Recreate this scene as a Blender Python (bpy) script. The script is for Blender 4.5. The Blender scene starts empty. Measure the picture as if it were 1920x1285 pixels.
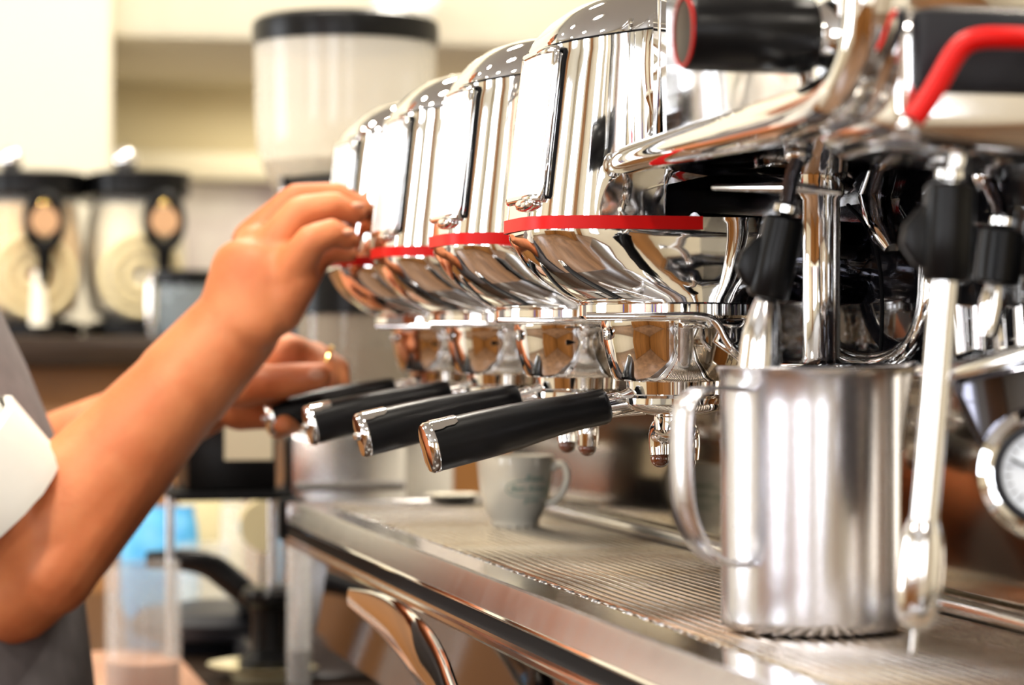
import bpy, bmesh, math, random
from mathutils import Vector, Matrix
random.seed(7)
S = bpy.context.scene
C = S.collection
PI = math.pi
H = 1.2            # camera height
F = 4800.0         # focal length in pixels of the 1920 frame
FW = Vector((.2335, .972, 0)).normalized()
RT = Vector((.972, -.2335, 0)).normalized()

# ---------------- camera ----------------
cd = bpy.data.cameras.new('camera'); cam = bpy.data.objects.new('camera', cd); C.objects.link(cam)
cd.sensor_width = 36; cd.lens = F / 1920 * 36
cam.location = (0, 0, H)
cam.rotation_euler = (PI / 2, 0, -math.atan2(.2335, .972))
cd.shift_y = (655 - 642.5) / 1920
cd.clip_start = .05; cd.clip_end = 60
cd.dof.use_dof = True; cd.dof.focus_distance = 1.35; cd.dof.aperture_fstop = 7.5
S.camera = cam

# ---------------- view ----------------
S.view_settings.view_transform = 'Standard'; S.view_settings.look = 'None'
S.view_settings.gamma = 1; S.view_settings.use_curve_mapping = False
S.view_settings.exposure = -0.5
S.cycles.max_bounces = 10; S.cycles.glossy_bounces = 6; S.cycles.transparent_max_bounces = 8
S.cycles.use_denoising = True
S.cycles.sample_clamp_indirect = 6
S.cycles.caustics_reflective = False; S.cycles.caustics_refractive = False

# ---------------- world: daylight outside the windows ----------------
w = bpy.data.worlds.new('world'); S.world = w; w.use_nodes = True
bg = w.node_tree.nodes['Background']; bg.inputs[0].default_value = (.80, .90, 1, 1); bg.inputs[1].default_value = 3.2

def area(name, loc, rot, sx, sy, power, col=(1, 1, 1)):
    l = bpy.data.lights.new(name, 'AREA'); l.shape = 'RECTANGLE'; l.size = sx; l.size_y = sy
    l.energy = power; l.color = col
    o = bpy.data.objects.new(name, l); C.objects.link(o); o.location = loc; o.rotation_euler = rot
    return o
RX0, RX1, RY0, RY1, RZ = -3.6, 2.6, -3.2, 4.9, 2.9
# daylight coming in through the windows (each sits just inside its own opening)
WIN_L = [(-1.9, -.35), (2.35, 3.9)]          # on the left wall, Y ranges
WIN_B = [(-2.9, -1.6), (-.35, .15)]           # on the wall behind the camera, X ranges
for i, (a, b) in enumerate(WIN_L):
    area('window_daylight', (RX0 - .12, (a + b) / 2, 1.6), (0, -PI / 2, 0), 1.7, b - a, 92, (.96, .97, 1))
for i, (a, b) in enumerate(WIN_B):
    area('window_daylight', ((a + b) / 2, RY0 - .12, 1.6), (PI / 2, 0, 0), b - a, 1.7, 60 * (b - a), (.98, .97, 1))
# ceiling lamps: warm; the last one is added to brighten the far recess
LAMPS = [(-1.0, .2), (-.1, 1.1), (-.7, 2.1), (.3, 2.8), (1.5, 1.6), (-2.2, 1.0), (-.2, -1.4), (1.5, -.6), (-1.4, 2.9), (1.0, 3.75)]
for x, y in LAMPS:
    l = bpy.data.lights.new('ceiling_lamp_light', 'AREA'); l.shape = 'DISK'; l.size = .22; l.energy = 34; l.color = (1, .92, .80)
    o = bpy.data.objects.new('ceiling_lamp_light', l); C.objects.link(o); o.location = (x, y, RZ - .06)

area('recess_fill_light', (1.1, 4.6, 1.67), (0, 0, 0), 1.2, .2, 7, (1, .9, .68))  # added fill under the header to lift the dark recess, no real fitting

# ---------------- helpers ----------------
def P(px, py, d):
    r = (px - 960) * d / F
    v = FW * d + RT * r
    return Vector((v.x, v.y, H - (py - 655) * d / F))
def onX(px, py, X):
    t = (px - 960) / F
    Y = X * (.972 - .2335 * t) / (.2335 + .972 * t)
    return P(px, py, .2335 * X + .972 * Y)

class MB:
    def __init__(s): s.v = []; s.f = []
    def add(s, vs, fs):
        n = len(s.v); s.v += [tuple(v) for v in vs]; s.f += [tuple(i + n for i in f) for f in fs]; return s
    def box(s, c, size, rz=0, M=None):
        hx, hy, hz = size[0] / 2, size[1] / 2, size[2] / 2
        vs = [Vector((x * hx, y * hy, z * hz)) for x in (-1, 1) for y in (-1, 1) for z in (-1, 1)]
        R = M if M is not None else Matrix.Rotation(rz, 3, 'Z')
        vs = [R @ v + Vector(c) for v in vs]
        return s.add(vs, [(0, 1, 3, 2), (4, 6, 7, 5), (0, 4, 5, 1), (2, 3, 7, 6), (0, 2, 6, 4), (1, 5, 7, 3)])
    def loft(s, rings, cap=True, closed=True):
        n = len(rings[0]); vs = [p for r in rings for p in r]; fs = []
        for k in range(len(rings) - 1):
            for i in range(n if closed else n - 1):
                j = (i + 1) % n
                fs.append((k * n + i, k * n + j, (k + 1) * n + j, (k + 1) * n + i))
        if cap and closed:
            fs.append(tuple(range(n))[::-1]); fs.append(tuple((len(rings) - 1) * n + i for i in range(n)))
        return s.add(vs, fs)
    def lathe(s, prof, c, n=48, axis=(0, 0, 1), cap=True):
        """prof: (radius, height) pairs along axis from c"""
        q = Vector(axis).to_track_quat('Z', 'Y').to_matrix(); c = Vector(c)
        rings = [[c + q @ Vector((r * math.cos(2 * PI * i / n), r * math.sin(2 * PI * i / n), z)) for i in range(n)] for r, z in prof]
        return s.loft(rings, cap)
    def tube(s, pts, rad, n=14, cap=True, smooth=0, sx=1, sy=1, up=None, closed=False):
        pts = [Vector(p) for p in pts]
        if not hasattr(rad, '__len__'): rad = [rad] * len(pts)
        rad = list(rad)
        for _ in range(smooth):
            np_, nr = [pts[0]], [rad[0]]
            for i in range(len(pts) - 1):
                a, b = pts[i], pts[i + 1]
                np_ += [a * .75 + b * .25, a * .25 + b * .75]; nr += [rad[i] * .75 + rad[i + 1] * .25, rad[i] * .25 + rad[i + 1] * .75]
            np_.append(pts[-1]); nr.append(rad[-1]); pts, rad = np_, nr
        up = Vector(up) if up is not None else None
        rings = []; prev = None
        L = len(pts)
        for i, p in enumerate(pts):
            if closed: t = (pts[(i + 1) % L] - pts[i - 1]).normalized()
            else: t = (pts[min(i + 1, L - 1)] - pts[max(i - 1, 0)]).normalized()
            if prev is None or up is not None:
                u = up if up is not None else (Vector((0, 0, 1)) if abs(t.z) < .9 else Vector((1, 0, 0)))
            else: u = prev
            x = (u - t * u.dot(t)).normalized(); y = t.cross(x); prev = x
            rings.append([p + (x * math.cos(2 * PI * k / n) * sx + y * math.sin(2 * PI * k / n) * sy) * rad[i] for k in range(n)])
        if closed: rings.append(rings[0])
        return s.loft(rings, cap and not closed)
    def ball(s, c, r, n=20, m=12, sc=(1, 1, 1), R=None):
        R = R or Matrix.Identity(3); c = Vector(c)
        rings = []
        for j in range(m + 1):
            a = PI * min(max(j / m, .002), .998)
            rings.append([c + R @ Vector((r * sc[0] * math.sin(a) * math.cos(2 * PI * i / n), r * sc[1] * math.sin(a) * math.sin(2 * PI * i / n), -r * sc[2] * math.cos(a))) for i in range(n)])
        return s.loft(rings)
    def cap_seg(s, p0, p1, r0, r1, n=16, wide=None, k=1.0):
        """tapered capsule; wide = direction in which the section is k times wider"""
        p0, p1 = Vector(p0), Vector(p1); t = (p1 - p0).normalized()
        u = Vector(wide) if wide is not None else (Vector((0, 0, 1)) if abs(t.z) < .9 else Vector((1, 0, 0)))
        x = (u - t * u.dot(t)).normalized(); y = t.cross(x)
        rings = []
        def ring(c, r): rings.append([c + x * math.cos(2 * PI * i / n) * r * k + y * math.sin(2 * PI * i / n) * r for i in range(n)])
        for a in (86, 65, 42, 20): ring(p0 - t * r0 * math.sin(math.radians(a)), r0 * math.cos(math.radians(a)))
        for q in (0, .5, 1): ring(p0.lerp(p1, q), r0 * (1 - q) + r1 * q)
        for a in (20, 42, 65, 86): ring(p1 + t * r1 * math.sin(math.radians(a)), r1 * math.cos(math.radians(a)))
        return s.loft(rings)
    def build(s, name, mat, parent=None, bevel=0, seg=2, sharp=38, kind=None, flat=False, solid=0):
        me = bpy.data.meshes.new(name); bm = bmesh.new()
        vs = [bm.verts.new(v) for v in s.v]
        for f in s.f:
            try: bm.faces.new([vs[i] for i in f])
            except ValueError: pass
        bmesh.ops.remove_doubles(bm, verts=bm.verts, dist=1e-6)
        bmesh.ops.recalc_face_normals(bm, faces=bm.faces)
        if solid:
            bmesh.ops.solidify(bm, geom=bm.faces[:], thickness=solid)
            bmesh.ops.recalc_face_normals(bm, faces=bm.faces)
        if bevel:
            es = [e for e in bm.edges if len(e.link_faces) == 2 and e.calc_face_angle(0) > math.radians(sharp)]
            bmesh.ops.bevel(bm, geom=es, offset=bevel, segments=seg, profile=.5, affect='EDGES', clamp_overlap=True)
        for f in bm.faces: f.smooth = not flat
        for e in bm.edges:
            if len(e.link_faces) == 2 and e.calc_face_angle(0) > math.radians(sharp): e.smooth = False
        bm.to_mesh(me); bm.free(); me.materials.append(mat)
        o = bpy.data.objects.new(name, me); C.objects.link(o)
        if parent is not None:
            o.parent = parent
            if parent.type == 'EMPTY': o.matrix_parent_inverse = Matrix.Translation(parent.location).inverted()
        if kind: o['kind'] = kind
        return o

def tag(o, label, cat, group=None):
    o['label'] = label; o['category'] = cat
    if group: o['group'] = group
    return o
def thing(name, loc, label, cat, group=None):
    o = bpy.data.objects.new(name, None); C.objects.link(o); o.location = loc; o.empty_display_size = .05
    return tag(o, label, cat, group)
def kids(o, allo): return [c for c in allo if c.parent == o]
def copy_tree(o, parent=None, off=None):
    allo = list(C.objects)
    def rec(a, p):
        c = a.copy(); C.objects.link(c)
        if p is not None:
            mi = a.matrix_parent_inverse.copy(); c.parent = p; c.matrix_parent_inverse = mi
        for ch in kids(a, allo): rec(ch, c)
        return c
    c = rec(o, parent)
    if off is not None: c.location = Vector(o.location) + Vector(off)
    return c
def struct(o): o['kind'] = 'structure'; return o

# ---------------- materials ----------------
def mat(name, col, rough=.5, metal=0, noise=0, nscale=40, bump=0, bscale=200, trans=0, ior=1.45, coat=0, sub=0, emit=0, stretch=None, col2=None, rvar=0, spec=None, subrad=None, alpha=1):
    m = bpy.data.materials.new(name); m.use_nodes = True; nt = m.node_tree; b = nt.nodes['Principled BSDF']
    b.inputs['Base Color'].default_value = (*col, 1); b.inputs['Roughness'].default_value = rough; b.inputs['Metallic'].default_value = metal
    b.inputs['Transmission Weight'].default_value = trans; b.inputs['IOR'].default_value = ior; b.inputs['Coat Weight'].default_value = coat
    b.inputs['Coat Roughness'].default_value = .08; b.inputs['Alpha'].default_value = alpha
    if spec is not None: b.inputs['Specular IOR Level'].default_value = spec
    if sub: b.inputs['Subsurface Weight'].default_value = sub; b.inputs['Subsurface Radius'].default_value = subrad or (.012, .004, .002); b.inputs['Subsurface Scale'].default_value = 1
    if emit: b.inputs['Emission Color'].default_value = (*col, 1); b.inputs['Emission Strength'].default_value = emit
    tc = nt.nodes.new('ShaderNodeTexCoord'); mp = nt.nodes.new('ShaderNodeMapping'); nt.links.new(tc.outputs['Object'], mp.inputs[0])
    if stretch: mp.inputs['Scale'].default_value = stretch
    if noise or col2 or rvar:
        n = nt.nodes.new('ShaderNodeTexNoise'); n.inputs['Scale'].default_value = nscale; n.inputs['Detail'].default_value = 5
        nt.links.new(mp.outputs[0], n.inputs[0])
        if noise or col2:
            r = nt.nodes.new('ShaderNodeValToRGB')
            c2 = col2 or tuple(max(0, c * (1 - noise)) for c in col)
            r.color_ramp.elements[0].position = .38; r.color_ramp.elements[1].position = .62
            r.color_ramp.elements[0].color = (*c2, 1); r.color_ramp.elements[1].color = (*col, 1)
            nt.links.new(n.outputs[0], r.inputs[0]); nt.links.new(r.outputs[0], b.inputs['Base Color'])
        if rvar:
            mr = nt.nodes.new('ShaderNodeMapRange'); mr.inputs[3].default_value = max(0, rough - rvar); mr.inputs[4].default_value = rough + rvar
            nt.links.new(n.outputs[0], mr.inputs[0]); nt.links.new(mr.outputs[0], b.inputs['Roughness'])
    if bump:
        n2 = nt.nodes.new('ShaderNodeTexNoise'); n2.inputs['Scale'].default_value = bscale; n2.inputs['Detail'].default_value = 4
        bp = nt.nodes.new('ShaderNodeBump'); bp.inputs['Strength'].default_value = bump; bp.inputs['Distance'].default_value = .001
        nt.links.new(mp.outputs[0], n2.inputs[0]); nt.links.new(n2.outputs[0], bp.inputs['Height']); nt.links.new(bp.outputs[0], b.inputs['Normal'])
    return m
CHROME = mat('chrome', (.90, .90, .90), .035, 1)
CHROME2 = mat('chrome_soft', (.86, .86, .87), .12, 1, rvar=.03, nscale=90)
DARKCH = mat('smoked_chrome', (.10, .10, .12), .06, 1)
BLACKG = mat('black_gloss', (.008, .008, .010), .07, 0, coat=.4)
STEEL = mat('brushed_steel', (.66, .66, .68), .24, 1, rvar=.06, nscale=60, stretch=(1, 1, .06), bump=.04, bscale=500)
PITCH = mat('worn_steel', (.70, .70, .74), .27, 1, rvar=.05, nscale=14, bump=.05, bscale=120)
TRAY = mat('tray_steel', (.86, .82, .76), .14, 1, col2=(.66, .54, .42), nscale=22, rvar=.05)
SPLASH = mat('splash_steel', (.42, .36, .28), .07, 1, noise=.15, nscale=8)
RED = mat('red_enamel', (.62, .002, .001), .42, 0, spec=.3)
WHITEP = mat('white_panel', (.74, .80, .88), .2, 0, coat=.2)
BLACKP = mat('black_plastic', (.0035, .0035, .004), .30, 0, bump=.03, bscale=700, spec=.22)
BLACKR = mat('black_rubber', (.003, .003, .004), .6, spec=.15)
GREYP = mat('dark_grey_plastic', (.016, .017, .022), .4, 0, spec=.3)
CERAM = mat('cream_ceramic', (.95, .88, .72), .16, 0, coat=.3)
CERAMY = mat('yellow_cream_ceramic', (.80, .70, .42), .25, 0, coat=.3)
INK = mat('green_ink', (.15, .34, .25), .4)
SKIN = mat('skin', (.70, .25, .10), .50, 0, col2=(.60, .18, .065), nscale=22, bump=.35, bscale=220, sub=.2, subrad=(.012, .004, .002))
NAIL = mat('fingernail', (.78, .38, .24), .4, 0)
SHIRT = mat('white_shirt', (.86, .84, .78), .8, 0, noise=.05, nscale=12, bump=.25, bscale=900)
APRON = mat('grey_apron', (.20, .185, .19), .85, 0, noise=.15, nscale=60, bump=.3, bscale=800)
STRAP = mat('dark_strap', (.015, .016, .014), .6)
HAIR = mat('dark_hair', (.03, .018, .01), .6, 0, bump=.5, bscale=120, stretch=(1, 1, .2))
TROUS = mat('dark_trousers', (.02, .02, .025), .85)
GOLD = mat('gold', (.95, .65, .22), .15, 1)
COFFEE = mat('wet_coffee', (.16, .035, .008), .08, 0, coat=1)
CREAMW = mat('cream_wall', (.80, .75, .61), .7, 0, noise=.04, nscale=2)
CREAMD = mat('recess_wall', (.92, .82, .58), .7, 0, noise=.05, nscale=2)
CEIL = mat('ceiling_paint', (.46, .45, .44), .8)
FLOORM = mat('brown_floor', (.20, .11, .06), .35, 0, noise=.4, nscale=3)
WOOD = mat('brown_wood', (.30, .13, .035), .4, 0, noise=.3, nscale=6, stretch=(1, 1, .15))
DARKW = mat('dark_counter', (.035, .020, .012), .25, 0, noise=.3, nscale=8)
MARBLE = mat('marble_tile', (.88, .86, .88), .3, 0, col2=(.62, .55, .60), nscale=5)
WHITEF = mat('white_frame', (.85, .85, .83), .4)
GLASS = mat('clear_glass', (.95, .96, .95), .04, 0, alpha=.16, coat=.3)
HOPG = mat('hopper_plastic', (.96, .93, .84), .10, 0, alpha=.30, coat=.4)
DRINK = mat('almond_drink', (.82, .56, .28), .35, 0, noise=.15, nscale=18)
LIME = mat('cream_drink', (.78, .70, .50), .35, 0, noise=.2, nscale=18)
PAPER = mat('label_paper', (.60, .54, .40), .7)
BLUEB = mat('blue_film', (.03, .28, .62), .35, 0, col2=(.10, .42, .72), nscale=30)
CREAMP = mat('cream_card', (.78, .66, .38), .6)
TAN = mat('tan_disc', (.55, .32, .17), .4)
PLANK = mat('pink_mat', (.50, .26, .16), .5, 0, noise=.2, nscale=20)
TOPW = mat('white_stone', (.82, .78, .66), .3, 0, noise=.06, nscale=9)
def flatcol(n, c, r=.6): return mat(n, c, r)
BLUEC = flatcol('blue_cloth', (.02, .05, .35)); REDC = flatcol('red_cloth', (.55, .02, .03)); PURP = flatcol('purple_cloth', (.12, .02, .25))
LAMPM = mat('lamp_glow', (1, .88, .68), .5, emit=22)

# ---------------- room ----------------
def wall(name, axis, pos, a0, a1, holes, z0=0, z1=RZ, th=.12, m=CREAMW, out=1):
    """wall in the plane axis=pos, running a0..a1, with window holes (a, b, zlo, zhi); grows outward by th"""
    b = MB(); c = pos + out * th / 2
    def blk(u0, u1, v0, v1):
        if u1 - u0 < 1e-4 or v1 - v0 < 1e-4: return
        if axis == 'X': b.box((c, (u0 + u1) / 2, (v0 + v1) / 2), (th, u1 - u0, v1 - v0))
        else: b.box(((u0 + u1) / 2, c, (v0 + v1) / 2), (u1 - u0, th, v1 - v0))
    u = a0
    for (h0, h1, zl, zh) in sorted(holes):
        blk(u, h0, z0, z1); blk(h0, h1, z0, zl); blk(h0, h1, zh, z1); u = h1
    blk(u, a1, z0, z1)
    return struct(b.build(name, m))
struct(MB().box(((RX0 + RX1) / 2, (RY0 + RY1) / 2, -.05), (RX1 - RX0 + .3, RY1 - RY0 + .3, .1)).build('floor', FLOORM))
struct(MB().box(((RX0 + RX1) / 2, (RY0 + RY1) / 2, RZ + .05), (RX1 - RX0 + .3, RY1 - RY0 + .3, .1)).build('ceiling', CEIL))
wall('wall_left', 'X', RX0, RY0, RY1, [(a, b, .75, 2.45) for a, b in WIN_L], out=-1)
wall('wall_right', 'X', RX1, RY0, RY1, [], out=1)
wall('wall_front', 'Y', RY0, RX0, RX1, [(a, b, .75, 2.45) for a, b in WIN_B], out=-1)
wall('wall_back', 'Y', RY1, RX0, RX1, [], out=1, m=CREAMD)
def window(n, axis, pos, a, b):
    m = MB()
    def bar(u0, u1, v0, v1, t=.05):
        if axis == 'X': m.box((pos, (u0 + u1) / 2, (v0 + v1) / 2), (t, u1 - u0, v1 - v0))
        else: m.box(((u0 + u1) / 2, pos, (v0 + v1) / 2), (u1 - u0, t, v1 - v0))
    bar(a, a + .05, .75, 2.45); bar(b - .05, b, .75, 2.45); bar(a, b, .75, .80); bar(a, b, 2.40, 2.45)
    bar((a + b) / 2 - .025, (a + b) / 2 + .025, .75, 2.45); bar(a, b, 1.78, 1.82)
    struct(m.build('window_%d' % n, WHITEF))
k = 1
for a, b in WIN_L: window(k, 'X', RX0 + .03, a, b); k += 1
for a, b in WIN_B: window(k, 'Y', RY0 + .03, a, b); k += 1
# brown timber piers, added out of view to streak the chrome reflections
for i, (x, y, sx, sy) in enumerate([(RX0 + .12, .35, .2, .5), (-1.15, RY0 + .10, .35, .16), (1.25, RY0 + .10, .34, .16)]):
    struct(MB().box((x, y, RZ / 2), (sx, sy, RZ)).build('trim_%d' % (i + 1), WOOD, bevel=.01))
# far wall relief: pier on the left, header over a recess, picture ledge, marble splash
xe = P(200, 300, 4.15).x
struct(MB().box(((-2.4 + xe) / 2, 4.45, RZ / 2), (xe + 2.4, .8, RZ)).build('trim_4', CREAMW, bevel=.02))
zh = P(300, 88, 4.2).z
struct(MB().box(((xe + 2.5) / 2, 4.5, (zh + RZ) / 2), (2.5 - xe, .75, RZ - zh)).build('trim_5', CREAMW, bevel=.02))
zs = P(420, 345, 4.85).z
struct(MB().box(((xe + 2.5) / 2, 4.87, (.9 + zs) / 2), (2.5 - xe, .04, zs - .9)).build('trim_6', MARBLE))
struct(MB().box(((xe + 2.5) / 2, 4.84, zs + .03), (2.5 - xe, .10, .05)).build('trim_7', CREAMW, bevel=.005))
for i, (x, y) in enumerate(LAMPS):
    t = thing('ceiling_lamp', (x, y, RZ), ['round recessed ceiling lamp over the left of the room', 'round recessed ceiling lamp above the espresso machine', 'round recessed ceiling lamp behind the barista', 'round recessed ceiling lamp over the slush dispensers', 'round recessed ceiling lamp on the far right side', 'round recessed ceiling lamp near the left wall window', 'round recessed ceiling lamp behind the camera', 'round recessed ceiling lamp right of the camera', 'round recessed ceiling lamp by the far wall', 'round ceiling lamp added to brighten the far wall recess'][i], 'lamp', 'round ceiling lamps')
    MB().lathe([(.12, -.001), (.15, -.001), (.15, -.02), (.125, -.03), (.115, -.02)], (x, y, RZ), 32, cap=False).build('bezel', WHITEF, t)
    MB().lathe([(.115, -.012), (.114, -.02)], (x, y, RZ), 32).build('diffuser', LAMPM, t)
# small wall lamp at the very top of the far header
lp = P(755, -12, 4.08)
t = thing('wall_lamp', lp, 'round white glowing lamp on the cream header above the coffee hopper', 'lamp')
MB().lathe([(.03, 0), (.055, .0), (.055, .03), (.03, .04)], lp, 24, (0, -1, 0)).build('lamp_base', WHITEF, t)
MB().ball(lp + Vector((0, -.035, 0)), .045, 20, 10, (1, .5, .5)).build('bulb', LAMPM, t)

# ---------------- counters ----------------
CT = .9
t = thing('bar_counter', (.7, 1.6, 0), 'dark wooden bar counter under the espresso machine', 'counter')
MB().box((.70, 1.65, CT - .02), (1.10, 3.1, .04)).build('worktop', DARKW, t, bevel=.006)
MB().box((.74, 1.65, .43), (1.0, 3.0, .86)).build('body', WOOD, t)
for yy in (.55, 1.28, 2.01, 2.74):
    d_ = MB().box((.232, yy, .45), (.018, .68, .74)).build('door', WOOD, t, bevel=.004)
    MB().tube([(.21, yy + .26, .62), (.195, yy + .26, .60), (.195, yy + .26, .50), (.21, yy + .26, .48)], .005).build('handle', CHROME2, d_)
BT = P(100, 632, 3.45).z
t = thing('back_counter', (.1, 3.7, 0), 'brown-fronted back counter with a dark top carrying the slush dispensers', 'counter')
MB().box((-.1, 3.75, BT - .02), (2.0, .84, .04)).build('worktop', DARKW, t, bevel=.005)
MB().box((-.1, 3.78, (BT - .04) / 2), (1.96, .78, BT - .04)).build('body', WOOD, t)
for xx in (-.8, -.2, .4):
    MB().box((xx - .05, 3.382, .6), (.57, .016, 1.05)).build('front_panel', WOOD, t, bevel=.004)
# customers' counter and what the chrome mirrors
t = thing('service_counter', (-1.9, -.6, 0), 'white-topped service counter mirrored in the chrome', 'counter')
MB().box((-1.7, -.75, 1.02), (2.2, .55, .06)).box((-2.6, .35, 1.02), (.5, 1.7, .06)).build('worktop', TOPW, t, bevel=.008)
MB().box((-1.7, -.75, .5), (2.1, .45, .98)).box((-2.6, .35, .5), (.4, 1.6, .98)).build('body', WOOD, t)
bl = [(-2.5, -.7, BLUEC, 'blue'), (-2.2, -.8, REDC, 'red'), (-1.95, -.68, GLASS, 'clear'), (-1.5, -.78, BLUEC, 'second blue'), (-1.2, -.7, PURP, 'purple'), (-.9, -.8, REDC, 'second red'), (-2.6, .2, REDC, 'third red'), (-2.55, .7, BLUEC, 'third blue')]
for i, (x, y, m, nm) in enumerate(bl):
    t = thing('bottle', (x, y, 1.05), '%s bottle standing on the white service counter' % nm, 'bottle', 'bottles on the service counter')
    MB().lathe([(.03, 0), (.042, .004), (.042, .19), (.03, .22), (.014, .25), (.014, .30), (.016, .30)], (x, y, 1.05), 20).build('bottle_body', m, t)
    MB().lathe([(.016, .30), (.017, .301), (.017, .325), (.014, .327)], (x, y, 1.05), 16).build('cap', BLACKP, t)

# ---------------- espresso machine ----------------
GX, GY, PITCHY = .396, 1.285, .195
TZ = H - .125      # tray surface
mach = thing('espresso_machine', (.55, 1.5, CT), 'polished chrome four-group espresso machine with red bands and black-grip steam wands', 'espresso machine')
def prof_body():
    # upper body between and behind the groups
    return [(.402, .088), (.402, .150), (.408, .165), (.425, .176), (.46, .180), (.78, .180), (.80, .17), (.80, .088)]
def extr(prof, y0, y1, name, m, bevel=.003, par=mach):
    b = MB(); b.loft([[Vector((x, y, H + z)) for x, z in prof] for y in (y0, y1)]); return b.build(name, m, par, bevel=bevel)
extr(prof_body(), 1.10, 2.06, 'upper_body', CHROME)
# near block with its front display panel
nb = [(.367, .096), (.367, .165), (.373, .183), (.39, .197), (.42, .203), (.78, .203), (.79, .19), (.79, .096)]
blk = extr(nb, .972, 1.232, 'control_block', CHROME, bevel=.006)
b = MB(); b.box((.3665, 1.100, H + .148), (.003, .196, .085)); b.build('display_panel', CHROME2, blk, bevel=.001)
fr = [(.3645, 1.002, H + .1015), (.3645, 1.207, H + .1015), (.3645, 1.207, H + .1935), (.3645, 1.002, H + .1935)]
MB().tube(fr, .0022, 10, closed=True).build('panel_frame', CHROME, blk)
# shoulder lens between the first cover and the block
MB().ball((.385, 1.228, H + .145), .03, 24, 14, (.62, .35, 1.5)).build('shoulder', CHROME, blk)
# front rail with its upturned end
rail = MB().tube([(.3505, 1.236, H + .0925), (.352, 1.225, H + .0935), (.353, 1.17, H + .0945), (.354, 1.05, H + .0945), (.355, .96, H + .0945), (.356, .925, H + .0985), (.357, .905, H + .115), (.357, .900, H + .14), (.357, .900, H + .22)],
                 [.004, .0072, .0078, .0098, .0112, .0118, .0122, .0125, .0125], 24, smooth=2).build('front_rail', CHROME, mach)
# low end section facing the camera
es = [(.370, .078), (.363, .086), (.363, .118), (.368, .127), (.385, .130), (.76, .130), (.77, .12), (.77, .082), (.45, .070)]
end = extr(es, .895, .985, 'end_section', CHROME2, bevel=.005)
MB().box((.446, .893, H + .1115), (.156, .010, .031)).build('black_inset', GREYP, end, bevel=.004)
# underside and splash panels
b = MB(); b.add([(.36, .985, H + .093), (.36, 1.236, H + .093), (.40, 1.24, H + .088), (.40, 2.05, H + .088), (.505, 2.05, H + .078), (.505, .985, H + .078), (.36, .985, H + .097), (.36, 1.236, H + .097), (.40, 1.24, H + .097), (.40, 2.05, H + .097), (.505, 2.05, H + .097), (.505, .985, H + .097)],
          [(0, 1, 2, 3, 4, 5), (6, 11, 10, 9, 8, 7)] + [(i, (i + 1) % 6, 6 + (i + 1) % 6, 6 + i) for i in range(6)])
b.build('underside_panel', DARKCH, mach)
b = MB(); b.box((.509, 1.48, H + .037), (.012, 1.16, .092)); b.build('upper_splash', BLACKG, mach, bevel=.001)
sx0 = .494
M3 = Matrix.Rotation(math.radians(3.0), 3, 'Y')
b = MB(); b.box((sx0 + .0075, 1.48, H - .067), (.006, 1.19, .116), M=M3); b.build('lower_splash', SPLASH, mach)
MB().tube([(sx0 - .008, .88, TZ + .003), (sx0 - .008, 2.07, TZ + .003)], .0055, 16).build('splash_foot', CHROME2, mach)
MB().box((.478, 1.48, H - .010), (.05, 1.16, .006)).build('ledge', CHROME, mach, bevel=.002)
# base, apron and feet
MB().box((.60, 1.485, H - .195), (.46, 1.20, .10)).build('base_body', DARKCH, mach, bevel=.006)
MB().box((.345, 1.48, H - .195), (.008, 1.20, .088), M=Matrix.Rotation(math.radians(10), 3, 'Y')).build('apron', DARKCH, mach)
for fx in (.42, .78):
    for fy in (.95, 2.0):
        MB().lathe([(.028, 0), (.030, .004), (.022, .012), (.018, .05), (.03, .058)], (fx, fy, CT), 24).build('foot', CHROME2, mach)
b = MB(); b.tube([P(655, 1120, 1.74), P(715, 1150, 1.65), P(775, 1205, 1.56), P(820, 1265, 1.51), P(850, 1345, 1.47)], [.006, .014, .019, .021, .020], 24, smooth=2, sx=1, sy=.25, up=(0, .3, 1)); b.build('curved_skirt', CHROME, mach)

def sup(a_f, a_b, wd, n, z, N=72, cx=GX, cy=GY, shear=0, x_ref=.36):
    out = []
    for i in range(N):
        t = 2 * PI * i / N; c, s_ = math.cos(t), math.sin(t)
        a = a_f if c > 0 else a_b
        x = cx - a * math.copysign(abs(c) ** (2 / n), c); y = cy + wd * math.copysign(abs(s_) ** (2 / n), s_)
        out.append(Vector((x, y, H + z + shear * (x - x_ref))))
    return out
def af(z): return .0850 - (z - .067) * (.0105 / .088)
def front_x(z, y, wd=.048, n=4.2, off=.0): return GX - .02 - off - (af(z) - .02) * max(0, 1 - abs(y / wd) ** n) ** (1 / n)
# group head (the cover is the part, its pieces are sub-parts)
b = MB()
CXX = GX - .02
rings = [sup(af(z) - .02, ab, .048, 4.2, z, cx=CXX) for z, ab in ((.067, .002), (.072, .002), (.082, .003), (.089, .008), (.094, .022), (.098, .05), (.11, .075), (.13, .075), (.145, .075))] + [sup(af(.155) - .02, .075, .048, 4.2, .153, cx=CXX, shear=.10), sup(af(.158) - .02, .075, .048, 4.2, .160, cx=CXX, shear=.16)]
b.loft(rings); head = b.build('group_cover', CHROME, mach)
b = MB(); rg = []
for a, wd, z, n, sh in [(af(.158) - .001, .0475, .1605, 4.2, .16), (.0735, .0475, .1625, 4, .16), (.070, .0465, .168, 3.8, .15), (.0635, .0435, .1735, 3.4, .12), (.054, .0385, .1785, 3, .08), (.040, .030, .182, 2.6, .05), (.022, .018, .184, 2.3, 0), (.005, .004, .1845, 2, 0)]:
    k_ = wd / .0475; rg.append(sup(a - .02 * k_, .075 * k_, wd, n, z, cx=GX - .02 * k_, shear=sh))
b.loft(rg); b.build('cap', CHROME, head, sharp=60)
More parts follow.
